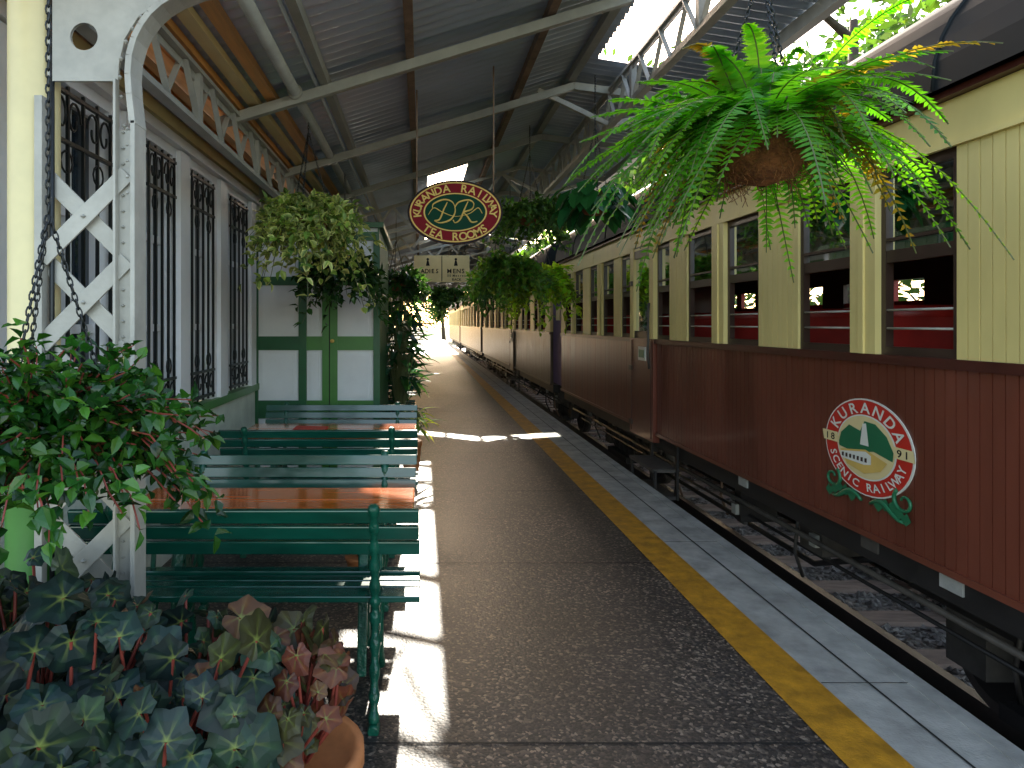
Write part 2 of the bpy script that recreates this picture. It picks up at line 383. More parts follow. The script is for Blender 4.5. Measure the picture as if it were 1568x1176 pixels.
    while yy<y1-.5:
        L=rr.uniform(.1,.3); zt=.26; zb=rr.uniform(-.12,.12)
        xx=rr.uniform(2.5,2.8); m.box(xx,xx+rr.uniform(.15,.3),yy,yy+L,zb,zt,rr.choice(['black','grease','black']))
        m.box(xx+.02,xx+.05,yy-.01,yy+L+.01,zb-.02,zb,'grease')
        if rr.random()<.7: m.tube([(xx,yy+L,.3),(xx+.02,yy+L+.1,-.1),(xx+.12,yy+L+.18,-.3)],.012,rr.choice(['grease','rust']),n=6)
        if rr.random()<.7: m.box(xx-.03,xx,yy+.03,yy+.10,zb+.05,zb+.13,'steel')
        yy+=L+rr.uniform(.3,.8)
    m.tube([(2.5,y0,.12),(2.5,y1,.10)],.018,'grease'); m.tube([(2.62,y0,-.02),(2.62,y1,-.05)],.012,'black')
    for a,b_ in doors:
        c=(a+b_)/2-.45
        m.box(2.12,2.36,c-.35,c+.35,.13,.16,'grease'); m.box(2.12,2.36,c-.35,c+.35,-.12,-.09,'grease')
        for k in (-.35,.33): m.beam((2.34,c+k,.42),(2.34,c+k,-.12),.02,.05,'black'); m.beam((2.14,c+k,.15),(2.14,c+k,-.1),.02,.04,'black')
    return m
def pattern(y0,y1):
    f=[];y=y0
    seq=[('c',.5),('w',.52),('p',.2),('w',.52)]
    i=0
    while y<y1-.05:
        k,l=seq[i%4]; e=min(y+l,y1); 
        if k=='w' and e-y<.4: k='c'
        f.append((y,e,k)); y=e; i+=1
    return f
feats=[(1.2,2.0,'c'),(2.0,2.93,'c'),(2.93,3.43,'w'),(3.43,3.63,'p'),(3.63,4.16,'w'),(4.16,4.65,'c'),(4.65,5.15,'w'),(5.15,5.36,'p'),(5.36,5.9,'w'),(5.9,6.32,'c'),(6.32,6.68,'w'),(6.68,7.42,'d'),(7.42,7.85,'w'),(7.85,8.15,'c'),(8.15,8.65,'w'),(8.65,8.85,'p'),(8.85,9.3,'w'),(9.3,9.7,'c'),(9.7,10.2,'w'),(10.2,10.4,'p'),(10.4,10.9,'w'),(10.9,11.2,'c')]
m=carriage(1.2,11.2,'maroon',feats,'a')
for yy,zz,mt in ((2.95,.345,'coping'),(3.5,.345,'grease'),(4.9,.345,'coping')):
    m.box(2.338,2.349,yy,yy+.13,zz-.03,zz+.03,mt)
def lm(off):
    return lambda u,v:(TX-off,3.52-u*.70,.86+v*.50)
m.prism(ell(.5,.5),lm(.001),lm(.006),'swhite')
m.poly([lm(.008)(*q) for q in ell(.485,.485)],'sred')
m.poly([lm(.010)(*q) for q in ell(.335,.335)],'swhite')
m.poly([lm(.012)(*q) for q in ell(.32,.32)],'scream')
hill=[(-.31,-.02),(-.28,.10),(-.18,.2),(-.05,.16),(.0,.27),(.12,.26),(.24,.16),(.31,.02),(.30,-.07),(.1,-.02),(-.1,-.08),(-.3,-.05)]
m.poly([lm(.014)(*q) for q in hill],'slg')
m.poly([lm(.015)(*q) for q in [(-.02,.24),(.02,.25),(.05,.02),(-.05,.02)]],'swhite')
m.poly([lm(.0165)(*q) for q in [(-.28,-.08),(.02,-.02),(.25,-.10),(.18,-.2),(.0,-.27),(-.2,-.22)]],'gold')
m.poly([lm(.0175)(*q) for q in [(-.28,-.10),(.02,-.04),(.08,-.07),(.08,-.16),(.0,-.18),(-.27,-.17)]],'swhite')
for i in range(7): 
    q=-.26+i*.045; m.poly([lm(.0185)(q,-.11),lm(.0185)(q+.025,-.105),lm(.0185)(q+.025,-.15),lm(.0185)(q,-.15)],'frame')
arc_text(m,'KURANDA',.405,.405,math.radians(152),math.radians(28),.155,lm(.011),'swhite')
arc_text(m,'SCENIC RAILWAY',.405,.405,math.radians(200),math.radians(342),.115,lm(.011),'swhite',outward=False)
for sx in (-1,1):
    m.poly([lm(.0195)(sx*.41-.1,.09),lm(.0195)(sx*.41+.1,.09),lm(.0195)(sx*.41+.12,-.02),lm(.0195)(sx*.41-.08,-.02)],'scream')
    put_text(m,'1' if sx<0 else '9',.1,lm(.021),'sdark',0,sx*.41-.03,.035); put_text(m,'8' if sx<0 else '1',.1,lm(.021),'sdark',0,sx*.41+.04,.035)
    pts=[];
    for i in range(26):
        tt=i/25; rr=.12*(1-tt*.75); an=tt*7.0
        pts.append(lm(.008)(sx*(.40+rr*math.cos(an+2.2)*.9),-.42+rr*math.sin(an+2.2)))
    m.tube(pts,[.011*(1-.5*i/25) for i in range(26)],'slg',n=6)
    pts=[lm(.008)(sx*(.05+.35*i/10),-.56+.06*math.sin(i/10*5)) for i in range(11)]
    m.tube(pts,[.016-.008*abs(i-5)/5 for i in range(11)],'slg',n=6)
    for i in range(5):
        a=(sx*(.1+.07*i),-.55+.04*math.sin(i)); 
        m.poly([lm(.014)(a[0],a[1]),lm(.014)(a[0]+sx*.06,a[1]+.07),lm(.014)(a[0]+sx*.10,a[1]),lm(.014)(a[0]+sx*.05,a[1]-.06)],'slg')
m.make('railway_carriage',bevel=0)
m=carriage(12.15,25.5,'olive',pattern(12.15,16.8)+[(16.8,17.5,'d')]+pattern(17.5,25.5),'b'); 
m.box(2.35,2.5,11.2,12.15,.45,2.45,'purple'); m.box(2.5,4.8,11.2,12.1,.45,2.5,'purple')
m.box(2.33,2.348,11.5,11.8,1.55,1.75,'scream')
m.make('railway_carriage')
m=carriage(26.4,40,'olive',pattern(26.4,40),'c'); m.make('railway_carriage')
m=carriage(41,56,'olive',pattern(41,56),'d'); m.make('railway_carriage')
# ------------------------------------------------------------ station building wall
WX=-1.6
wins=[(2.90,3.50),(3.95,4.40),(4.70,5.22),(5.66,6.22)]
s=MB()
ZS,ZT=.92,2.58
WY=2.2
s.box(WX-.2,WX,WY,6.6,0,ZS-.06,'render')
s.box(WX-.05,WX+.035,WY,6.6,ZS-.06,ZS,'green')
s.box(WX-.2,WX,WY,6.6,ZT,3.5,'white')
ys=[WY]+[v for w_ in wins for v in w_]+[6.6]
for i in range(0,len(ys),2):
    a,b_=ys[i],ys[i+1]
    s.box(WX-.2,WX,a,b_,ZS,ZT,'white')
    if b_-a>.2 : s.box(WX,WX+.03,(a+b_)/2-.09,(a+b_)/2+.09,ZS,ZT+.05,'white')
s.box(WX,WX+.05,WY,6.6,ZT+.06,ZT+.12,'white'); s.box(WX,WX+.03,WY,6.6,ZT+.16,ZT+.24,'cream_col')
for a,b_ in wins:
    s.box(WX-.10,WX-.08,a,b_,ZS,ZT,'winglass')
    c=(a+b_)/2
    for q0,q1 in ((a,a+.05),(b_-.05,b_),(c-.02,c+.02)): s.box(WX-.08,WX-.05,q0,q1,ZS,ZT,'white')
    for z in (ZS,1.45,2.0,ZT-.05): s.box(WX-.079,WX-.055,a+.05,b_-.05,z,z+.045,'white')
    n=4; gx=WX+.015
    for i in range(n+1):
        yy=a+.02+(b_-a-.04)*i/n; s.box(gx-.007,gx+.007,yy-.007,yy+.007,ZS+.02,ZT-.02,'grille')
    for z in (ZS+.04,ZS+.22,ZT-.28,ZT-.06): s.box(gx-.010,gx+.010,a,b_,z,z+.018,'grille')
    for z0,z1 in ((ZS+.06,ZS+.22),(ZT-.26,ZT-.06)):
        k=2
        for i in range(k):
            cy=a+(b_-a)*(i+.5)/k; cz=(z0+z1)/2; hw=(b_-a)/k*.42; hh=(z1-z0)*.48
            for sg in (1,-1):
                pts=[]
                for j in range(16):
                    t_=j/15; an=t_*6.5; rr=(1-t_*.7)
                    pts.append((gx+.004,cy+sg*(hw*.45+hw*.5*rr*math.cos(an)),cz+hh*rr*math.sin(an)))
                s.tube(pts,.006,'grille',n=5)
            s.tube([(gx,cy+hw*.4*math.cos(q),(z0-.10 if z0>1.5 else z1+.09)+.05*math.sin(q)) for q in [x*math.pi/5 for x in range(10)]],.005,'grille',n=5,closed=True)
s.box(-2.0,WX,6.6,40,0,3.5,'render')
for yy in range(10,40,3): s.box(WX,WX+.03,yy,yy+1.2,.9,2.4,'winglass'); s.box(WX,WX+.02,yy-.1,yy+1.3,.8,2.5,'green')
s.box(-5,WX-.2,WY,40,3.4,3.5,'corr')
s.make('station_building')
# kiosk
k=MB(); KY=6.6; sc=KY/1045
def kx(px): return (px-645)*sc
def kz(py): return 1.5-(py-495)*sc
k.box(WX,-.42,KY,8.6,0,2.42,'white')
def panel(x0,x1,z0,z1,mat,d): k.box(x0,x1,KY-d,KY-.0005,z0,z1,mat)
for a,b_,c_ in ((391,396,'green_d'),(458,470,'green_d'),(494,517,'green'),(572,582,'green_d')): panel(kx(a),kx(b_),0,2.3,c_,.032)
panel(kx(504.5),kx(506),0,2.3,'joint',.0335)
for a,b_ in ((396,458),(470,494),(517,572)):
    for z0,z1 in ((kz(536),kz(515)),(kz(640),kz(613)),(kz(437),kz(424))) :
        panel(kx(a),kx(b_),z0,z1,'green_d' if a<400 else 'green',.026)
    for z0,z1 in ((kz(613),kz(536)),(kz(515),kz(437)),(1.98,2.26)):
        panel(kx(a)+.03,kx(b_)-.03,z0+.03,z1-.03,'white',.010)
        panel(kx(a)+.05,kx(b_)-.05,z0+.05,z1-.05,'white',.016)
panel(WX,-.42,2.3,2.38,'green_d',.04)
yy=KY+.1
k.box(-.42,-.405,KY-.03,KY+.06,0,2.42,'green_d')
while yy<8.5: k.box(-.42,-.410,yy,yy+.14,0,2.42,'green_d'); yy+=.15
k.box(WX,-.36,KY-.06,8.65,2.42,2.47,'green_d')
k.lathe((kx(510),KY-.06,kz(522)),[(0.0,-.02),(.02,-.01),(.02,.01),(0,.02)],'gold',10)
k.make('kiosk_with_doors')
# ------------------------------------------------------------ canopy
def rz(x):
    if x<-1.2: return 2.88
    if x<1.3: return 3.25+.31*x
    return 3.653-(x-1.3)*.16
c=MB()
S0,S1=.08,.56
xs=[-1.2,-.5,S0,S1,1.3,1.42,1.95,2.45]
seg=.10/6
k_=c.mi('corr')
def corr(x0,x1,ya,yb):
    n=int((yb-ya)/seg); b_=len(c.v)
    for i in range(n+1):
        y=ya+i*seg; h=.013*math.sin(2*math.pi*y/.10)
        c.v.append((x0,y,rz(x0)+h)); c.v.append((x1,y,rz(x1)+h))
    for i in range(n):
        c.f.append((b_+2*i,b_+2*i+1,b_+2*i+3,b_+2*i+2)); c.m.append(k_); c.sm.append(True)
for i in range(len(xs)-1):
    x0,x1=xs[i],xs[i+1]
    if x0==S0:
        corr(x0,x1,2.7,8.25); corr(x0,x1,14.9,16.0); corr(x0,x1,16.3,40)  # added gap in the sheets, lets the sun streak onto the platform
    elif x0==1.42: corr(x0,x1,5.5,16); corr(x0,x1,16.3,40)  # near sheets left out: added opening that lets sun reach the fern
    elif x0>=.5 : corr(x0,x1,2.7,16); corr(x0,x1,16.3,40)  # narrow cross slot, added to drop sun patches on the platform
    else: corr(x0,x1,2.7,40)
c.box(-1.62,-1.2,1.0,40,2.90,2.92,'timber_warm_lit')
for x in (-1.5,-1.36): c.box(x-.03,x+.03,1.0,40,2.80,2.90,'timber_warm_lit')
for x in (-1.16,-1.05,-.94): c.box(x-.035,x+.035,1.8,40,rz(x)-.06,rz(x)-.018,'timber_warm_lit' if x!=-1.05 else 'scream')
for x,mt,w_ in ((-.07,'rust',.05),(.81,'rust',.05),(1.28,'steel',.06),(-.6,'steel',.05)): c.box(x-w_/2,x+w_/2,2.7,40,rz(x)-.085,rz(x)-.014,mt)
c.box(2.40,2.47,2.7,40,3.36,3.45,'steel')
pp=[(-.78,y,2.93) for y in (1.5,8,16,40)]; c.tube(pp,.035,'steel',n=12)
for y in [2.5+1.7*i for i in range(14)]: c.tube([(-.78,y,2.93),(-.78,y+.09,2.93)],.047,'steel',n=12)
c.tube([(-.66,2.7,3.0),(-.66,40,3.0)],.012,'steel',n=6)
ry=4.25
i=0
while ry<39:
    if i%2==0 or i<2:
        c.beam((-1.25,ry,rz(-1.2)-.13),(1.3,ry,rz(1.3)-.13),.05,.06 ,'steel')
        c.beam((-1.25,ry+.03,rz(-1.2)-.105),(1.3,ry+.03,rz(1.3)-.105),.10,.012,'steel')
        if ry>4.9: c.beam((1.3,ry,rz(1.3)-.13),(2.42,ry,rz(2.42)-.10),.05,.06,'steel')
    else:
        zt=lambda x:rz(x)-.10
        zb=lambda x:rz(x)-.10-.34
        c.beam((-1.2,ry,zt(-1.2)),(1.3,ry,zt(1.3)),.05,.04,'steel_w'); c.beam((-1.2,ry,zb(-1.2)+.1),(1.75,ry,zb(1.3)-.05),.05,.04,'steel_w')
        c.beam((1.3,ry,zt(1.3)),(2.4,ry,zt(2.4)),.05,.04,'steel_w')
        n=10
        for j in range(n):
            xa=-1.1+2.4*j/n; xb=-1.1+2.4*(j+1)/n
            if j%2: c.beam((xa,ry,zt(xa)),(xb,ry,zb(xb)),.012,.035,'steel_w')
            else: c.beam((xa,ry,zb(xa)+.08),(xb,ry,zt(xb)),.012,.035,'steel_w')
    ry+=1.58; i+=1
def girder(x,z0,z1,y0,y1,mt,p_=.42,zz=None):
    c.box(x-.03,x+.03,y0,y1,z0,z0+.022,mt); c.box(x-.012,x-.004,y0,y1,z0+.022,z0+.06,mt)
    c.box(x-.03,x+.03,y0,y1,z1-.022,z1,mt); c.box(x-.012,x-.004,y0,y1,z1-.06,z1-.022,mt)
    y=y0;j=0
    while y<y1-p_/2:
        c.beam((x-.016,y,z0+.02),(x-.016,y+p_/2,z1-.02),.008,.03,mt,up=(1,0,0)); c.beam((x+.006,y+p_/2,z1-.02),(x+.006,y+p_,z0+.02),.008,.03,mt,up=(1,0,0)); 
        if j%3==0: c.box(x-.02,x+.02,y-.025,y+.025,z0+.02,z1-.02,mt)
        y+=p_; j+=1
girder(-1.15,2.50,2.80,2.25,40,'steel')
girder(1.62,3.18,3.50,2.7,40,'steel_w')
for y in [2.7+3.16*i for i in range(12)]:
    c.beam((1.62,y,3.2),(2.42,y,3.42),.04,.04,'steel_w')
    c.beam((1.62,y,3.2),(1.0,y,3.5),.04,.04,'steel_w')
c.make('platform_canopy')
# columns
c=MB()
c.lathe((-1.275,2.25,0),[(.12,0),(.12,.3),(.085,.34),(.085,1.0)],'green',20)
c.lathe((-1.275,2.25,1.0),[(.085,0),(.078,.02),(.078,1.9)],'cream_col',20)
c.tube([(-1.19,2.2,0),(-1.19,2.2,2.9)],.008,'grille',n=6)
c.make('canopy_column')
l=MB(); LY=2.2; q=LY/1045
def lx(px): return (px-645)*q
def lz(py): return 1.5-(py-495)*q
xl,xr=lx(66),lx(197)
l.box(lx(60),lx(72),LY-.03,LY+.03,0,lz(150),'steel_w')
l.box(lx(181),lx(213),LY-.005,LY+.005,0,lz(200),'steel_w'); l.box(lx(208),lx(215),LY-.045,LY+.045,0,lz(190),'steel_w')
l.box(lx(180),lx(184),LY-.035,LY-.005,0,lz(125),'steel_w')
zz=.05
st=(xr-xl)*1.0
while zz+st<lz(140):
    l.beam((xl,LY-.012,zz),(xr,LY-.012,zz+st),.056,.008,'steel_w',up=(0,1,0)); l.beam((xr,LY+.012,zz),(xl,LY+.012,zz+st),.056,.008,'steel_w',up=(0,1,0))
    l.lathe(((xl+xr)/2,LY-.018,zz+st/2),[(0,-.008),(.009,0),(0,.008)],'steel',8)
    zz+=st; 
hc=(130,57)
def hit(ang):
    dx,dy=math.cos(ang),math.sin(ang)
    t_=1e9
    for (lo,hi,d_,o_) in ((74,182,dx,hc[0]),(-11,125,dy,hc[1])):
        if d_>1e-9: t_=min(t_,(hi-o_)/d_)
        elif d_<-1e-9: t_=min(t_,(lo-o_)/d_)
    return (hc[0]+dx*t_,hc[1]+dy*t_)
angs=sorted([a*math.pi/12 for a in range(24)]+[math.atan2(y-57,x-130)%(2*math.pi) for x,y in ((74,-11),(182,-11),(182,125),(74,125))])
for a,b_ in zip(angs,angs[1:]+[angs[0]+2*math.pi]):
    o1,o2=hit(a),hit(b_); r1=(130+21*math.cos(a),57+21*math.sin(a)); r2=(130+21*math.cos(b_),57+21*math.sin(b_))
    for yy,rev in ((LY-.006,False),(LY+.006,True)):
        pts=[(lx(x),yy,lz(y)) for x,y in (r1,o1,o2,r2)]; l.poly(pts if not rev else pts[::-1],'steel_w')
l.prism([(182,-11),(182,125),(183,100),(192,60),(212,28),(245,2),(270,-11)],lambda x,y:(lx(x),LY-.006,lz(y)),lambda x,y:(lx(x),LY+.006,lz(y)),'steel_w')
l.prism([(74,-80),(74,-11),(270,-11),(310,-25),(400,-35),(400,-80)],lambda x,y:(lx(x),LY-.006,lz(y)),lambda x,y:(lx(x),LY+.006,lz(y)),'steel_w')
arc=[(211,195),(206,150),(204,120),(206,92),(213,66),(223,46),(236,28),(253,13),(275,0),(305,-12),(340,-20),(400,-28)]
for (a,b_) in zip(arc,arc[1:]): 
    l.beam((lx(a[0]),LY,lz(a[1])),(lx(b_[0]),LY,lz(b_[1])),.09,.02,'steel_w',up=(1,0,.01))
for i in range(30):
    z=lz(900-i*24); l.lathe((lx(190),LY-.008,z),[(.0,-.006),(.007,0),(0,.006)],'steel',6)
    if i>24: l.lathe((lx(205),LY-.05,z),[(.0,-.006),(.007,0),(0,.006)],'steel',6)
for (x,y) in arc[:10]: l.lathe((lx(x-18),LY-.01,lz(y)),[(.0,-.008),(.009,0),(0,.008)],'steel',8)
l.make('lattice_post',bevel=.0015)
# ------------------------------------------------------------ benches & tables
def bench(yb,face,x0,x1):
    m=MB(); f=face
    for i,(z,dy) in enumerate(((.785,-.045),(.725,-.033),(.665,-.02))):
        m.beam((x0+U(0,.006),yb+f*dy,z),(x1-U(0,.008),yb+f*dy,z+U(-.003,.003)),.022,.052,'bench',up=(0,-f*.2,1))
    for i in range(5):
        y=yb+f*(.05+i*.066); z=.45-(.012 if 0<i<4 else 0)
        m.box(x0,x1,y-.028,y+.028,z-.012,z+.012,'bench')
    for x in (x0+.17,x1-.17):
        pts=[(x,yb-f*.065,.83),(x,yb-f*.035,.72),(x,yb-f*.01,.6),(x,yb+f*.01,.48),(x,yb+f*.02,.40),(x,yb-f*.0,.25),(x,yb-f*.03,.12),(x,yb-f*.07,.012)]
        dense=[];rad=[]
        for a,b_ in zip(pts,pts[1:]):
            for j in range(6):
                t_=j/6; dense.append(Vector(a).lerp(Vector(b_),t_)); rad.append(.013+.010*math.sin(len(dense)*.8)**2)
        m.tube(dense,rad,'iron',n=8)
        m.tube([(x,yb-f*.09,.01),(x,yb-f*.03,.012)],.022,'iron',n=8)
        pts=[(x,yb+f*.34,.44),(x,yb+f*.36,.36),(x,yb+f*.32,.22),(x,yb+f*.35,.1),(x,yb+f*.41,.012)]
        m.tube(pts,[.018,.022,.014,.016,.02],'iron',n=8)
        m.tube([(x,yb+f*.01,.425),(x,yb+f*.34,.42)],.014,'iron',n=8)
        for cy,cz,rr in ((.12,.33,.07),(.24,.33,.06),(.18,.24,.05)):
            m.tube([(x,yb+f*(cy+rr*math.cos(a)*(1-a/14)),cz+rr*math.sin(a)*(1-a/14)) for a in [j*.5 for j in range(16)]],.009,'iron',n=6)
        m.tube([(x,yb+f*.0,.14),(x,yb+f*.17,.2),(x,yb+f*.34,.14)],.010,'iron',n=6)
        m.tube([(x,yb-f*.02,.63),(x,yb+f*.12,.66),(x,yb+f*.28,.65),(x,yb+f*.36,.6),(x,yb+f*.34,.52),(x,yb+f*.33,.44)],.012,'iron',n=6)
    return m.make('park_bench',bevel=.004)
def table(y0,y1,x0,x1):
    m=MB()
    n=2;w=(y1-y0)/n
    for i in range(n): m.box(x0,x1,y0+i*w+.0008,y0+(i+1)*w-.0008,.69,.725,'table')
    for x in (x0+.2,x1-.22):
        m.box(x-.03,x+.03,y0+.04,y1-.04,.65,.69,'bench')
        for s_ in (0,1):
            yy=(y0+.08) if s_==0 else (y1-.08); m.beam((x,(y0+y1)/2,.62),(x,yy,.02),.04,.03,'iron')
        m.box(x-.025,x+.025,(y0+y1)/2-.03,(y0+y1)/2+.03,.1,.65,'iron')
    m.box(x0+.2,x1-.2,(y0+y1)/2-.015,(y0+y1)/2+.015,.5,.56,'bench')
    return m.make('tea_room_table',bevel=.006)
bench(2.57,1,-1.31,-.005); table(2.78,3.22,-1.25,-.03); bench(3.52,-1,-1.31,-.02)
bench(4.45,1,-1.31,-.02); table(4.78,5.28,-1.28,-.04); bench(5.72,-1,-1.31,-.03)
bench(8.9,1,-1.2,-.08); bench(10.4,-1,-1.2,-.08); bench(12.5,1,-1.2,-.08)
m=MB(); m.prism([(-.93,4.9),(-.70,4.88),(-.69,5.08),(-.93,5.1)],lambda x,y:(x,y,.727),lambda x,y:(x,y,.735),'sred'); m.make('red_menu')
# ------------------------------------------------------------ signs
sg=MB(); SY=4.8; sq=SY/1045
cx,cz=(697-645)*sq,1.5+(495-325)*sq; A,B=73*sq,49*sq
def sm(off): return lambda u,v:(cx+u,SY-off,cz+v)
sg.prism(ell(A,B,64),sm(0),sm(-.03),'smaroon')
def ringp(mb,a0,b0,a1,b1,off,mt,f=sm):
    e0=ell(a0,b0,64);e1=ell(a1,b1,64)
    for i in range(64):
        j=(i+1)%64; mb.poly([f(off)(*e0[i]),f(off)(*e0[j]),f(off)(*e1[j]),f(off)(*e1[i])],mt)
ringp(sg,A*1.0,B*1.0,A*.965,B*.95,.003,'sdark')
ringp(sg,A*.955,B*.94,A*.925,B*.90,.004,'gold')
ringp(sg,A*.665,B*.60,A*.635,B*.565,.004,'gold')
sg.poly([sm(.003)(*q_) for q_ in ell(A*.635,B*.565)],'sgreen')
arc_text(sg,'KURANDA RAILWAY',A*.80,B*.755,math.radians(184),math.radians(-4),.078,sm(.006),'gold')
arc_text(sg,'TEA ROOMS',A*.80,B*.76,math.radians(222),math.radians(318),.078,sm(.006),'gold',outward=False)
def stroke(pts,r=.0055): 
    P=[]
    n=len(pts)
    for i in range(n-1):
        p0=pts[max(i-1,0)];p1=pts[i];p2=pts[i+1];p3=pts[min(i+2,n-1)]
        for j in range(6):
            t_=j/6
            P.append(tuple(.5*((2*p1[k])+(-p0[k]+p2[k])*t_+(2*p0[k]-5*p1[k]+4*p2[k]-p3[k])*t_*t_+(-p0[k]+3*p1[k]-3*p2[k]+p3[k])*t_**3) for k in (0,1)))
    P.append(pts[-1])
    sg.tube([(cx+a,SY-.006,cz+b_) for a,b_ in P],[r*(.55+.6*abs(math.sin(i*.16))) for i in range(len(P))],'gold',n=6)
dx=-.10
stroke([(dx+.045,.07),(dx+.02,.02),(dx-.01,-.05),(dx-.045,-.06),(dx+.0,-.075),(dx+.07,-.05),(dx+.10,.01),(dx+.08,.07),(dx+.02,.088),(dx-.05,.06),(dx-.06,.03)])
dx=.045
stroke([(dx+.045,.075),(dx+.02,.02),(dx-.01,-.05),(dx-.045,-.075),(dx-.06,-.055)])
stroke([(dx-.05,.03),(dx-.02,.07),(dx+.05,.085),(dx+.085,.06),(dx+.07,.02),(dx+.01,.0)])
stroke([(dx+.01,.0),(dx+.04,-.03),(dx+.07,-.07),(dx+.11,-.065)])
stroke([(-.19,-.02),(-.15,.03),(-.09,.0),(0,-.03),(.10,-.01),(.16,.03),(.19,-.01)],.003)
for sx in (-1,1):
    px=cx+sx*.27
    sg.tube([(px,SY,cz+B*.62),(px,SY,rz(px)-.1)],.006,'rust',n=6)
sg.make('oval_tea_rooms_sign')
s2=MB(); Y2=13.0; q2=Y2/1045
def f2(px,py,off=0): return ((px-645)*q2,Y2-off,1.5+(495-py)*q2)
def rect(mb,f,x0,y0,x1,y1,off,mt): mb.poly([f(x0,y1,off),f(x1,y1,off),f(x1,y0,off),f(x0,y0,off)],mt)
a=f2(634,432);b_=f2(719,391)
s2.box(a[0],b_[0],Y2,Y2+.04,a[2],b_[2],'scream')
rect(s2,f2,676,392,677.2,431,.004,'sdark')
def txt(mb,s_,px,py,size,f,mt='sdark',sp=.68):
    w=[ (.35 if ch in 'I1 ' else (.95 if ch in 'MW' else .74)) for ch in s_]; tot=sum(w); x=px-tot*size/2
    for ch,ww in zip(s_,w):
        if ch!=' ':
            o=f(x+ww*size/2,py,.006); unit=(f(1,0)[0]-f(0,0)[0])
            put_text(mb,ch,size*1.05,lambda u,v,o=o,un=unit:(o[0]+u*un,o[1],o[2]+v*un),mt)
        x+=ww*size
txt(s2,'LADIES',655,415,8.6,f2); txt(s2,'MENS',698,415,9,f2); txt(s2,'50 Metres',699,422,4.5,f2); txt(s2,'BACK',699,428,5,f2)
for px in (655,698):
    s2.poly([f2(px-3,407,.005),f2(px+3,407,.005),f2(px+1.2,399,.005),f2(px-1.2,399,.005)],'sdark')
    s2.poly([f2(px+2*math.cos(t_),397+2*math.sin(t_),.005) for t_ in [-i*math.pi/5 for i in range(10)]],'sdark')
for px in (640,712):
    o=f2(px,391); s2.tube([o,(o[0],o[1],rz(o[0]))],.008,'grille',n=5)
s2.make('toilet_direction_sign')
s3=MB(); Y3=20
def f3(px,py,off=0): return ((px-645)*Y3/1045,Y3-off,1.5+(495-py)*Y3/1045)
a=f3(628,451);b_=f3(653,434); s3.box(a[0],b_[0],Y3,Y3+.04,a[2],b_[2],'gold'); txt(s3,'BOOKING',640,440,4.5,f3); txt(s3,'OFFICE',640,446,4.5,f3)
a=f3(620,464);b_=f3(653,452.5); s3.box(a[0],b_[0],Y3,Y3+.04,a[2],b_[2],'scream'); txt(s3,'FORK',638,458,9,f3)
o=f3(632,434); s3.tube([o,(o[0],o[1],rz(o[0]))],.01,'grille',n=5); o=f3(650,434); s3.tube([o,(o[0],o[1],rz(o[0]))],.01,'grille',n=5)
s3.make('booking_office_sign')
# ------------------------------------------------------------ plants
def basket(mb,c,r,h,top,mat='soil',chains=True,cr=.0022):
    mb.lathe(c,[(.01,-h),(r*.6,-h*.85),(r*.92,-h*.4),(r,0),(r*.9,.01),(r*.7,-.02),(0.01,-.02)],mat,20)
    if chains:
        tp=Vector((c[0],c[1],c[2]+top))
        apex=Vector((c[0],c[1],c[2]+min(top,.55)))
        for i in range(3):
            a=i*2*math.pi/3+.4
            chain(mb,(c[0]+r*math.cos(a),c[1]+r*math.sin(a),c[2]),apex,r=cr)
        if top>.56: chain(mb,apex,tp,r=cr)
def trailing(name,c,r,nst,length,leafL,leafW,cols,mat,top,up=.5,droop=.6,sp=.035,c2=None,bm='soil',stemm='gstem'):
    mb=MB(); basket(mb,c,r*.55,r*.55,top,bm); lf=LF(); C=Vector(c)
    for i in range(nst):
        az=U(0,2*math.pi); el=U(-.2,1.2)*up*1.5
        d=Vector((math.cos(az)*math.cos(el),math.sin(az)*math.cos(el),math.sin(el)))
        st=C+Vector((math.cos(az),math.sin(az),0))*r*U(0,.5); L=length*U(.55,1.15); dr=droop*U(.4,1.5)
        n=int(L/sp); prev=st
        shade=U(.55,1.35)
        for j in range(1,n+1):
            t_=j/n; p_=st+d*L*t_*.85+Vector((0,0,-1))*L*dr*t_*t_+rv()*.01
            if j%2==0: mb.beam(prev,p_,.003,.003,stemm); prev=p_
            for s_ in range(2):
                dd=(rv()*.9+d*.5+Vector((0,0,-.35))).normalized(); nn=(Vector((0,0,1))+rv()*.6+d*.3).normalized()
                cc=random.choice(cols); cc=tuple(x*shade for x in jit(cc,.25))
                lf.leaf(p_,dd,nn,leafL*U(.6,1.2),leafW*U(.7,1.2),cc,c2=(tuple(x*shade for x in c2) if c2 and R()<.7 else None))
    o=mb.make(name); lf.make('foliage',mat,parent=o); return o
trailing('hanging_basket_plant',(-.94,1.72,1.23),.28,360,.37,.044,.029,[(.018,.085,.010),(.025,.11,.013),(.06,.17,.018),(.010,.045,.010)],'leaf',1.6,up=.75,droop=.38,sp=.034,bm='terra',stemm='stem')
trailing('variegated_hanging_plant',(-.76,4.6,2.24),.28,250,.38,.064,.040,[(.16,.26,.05),(.22,.32,.07),(.09,.17,.03)],'leafm',.62,up=.7,droop=.95,sp=.04,c2=(.62,.62,.26))
trailing('dark_hanging_plant',(-.66,5.9,2.0),.22,110,.38,.085,.045,[(.02,.06,.015),(.03,.09,.02)],'leaf',.8,up=.5,droop=.9)
trailing('trailing_hanging_plant',(1.05,6.6,2.58),.26,170,.42,.06,.038,[(.07,.17,.025),(.12,.23,.04),(.04,.10,.02)],'leafm',.85,up=.5,droop=.8)
trailing('trailing_hanging_plant',(1.12,8.6,2.22),.32,170,.5,.085,.05,[(.08,.22,.03),(.14,.28,.04),(.16,.24,.04)],'leafm',1.1,up=.5,droop=.8)
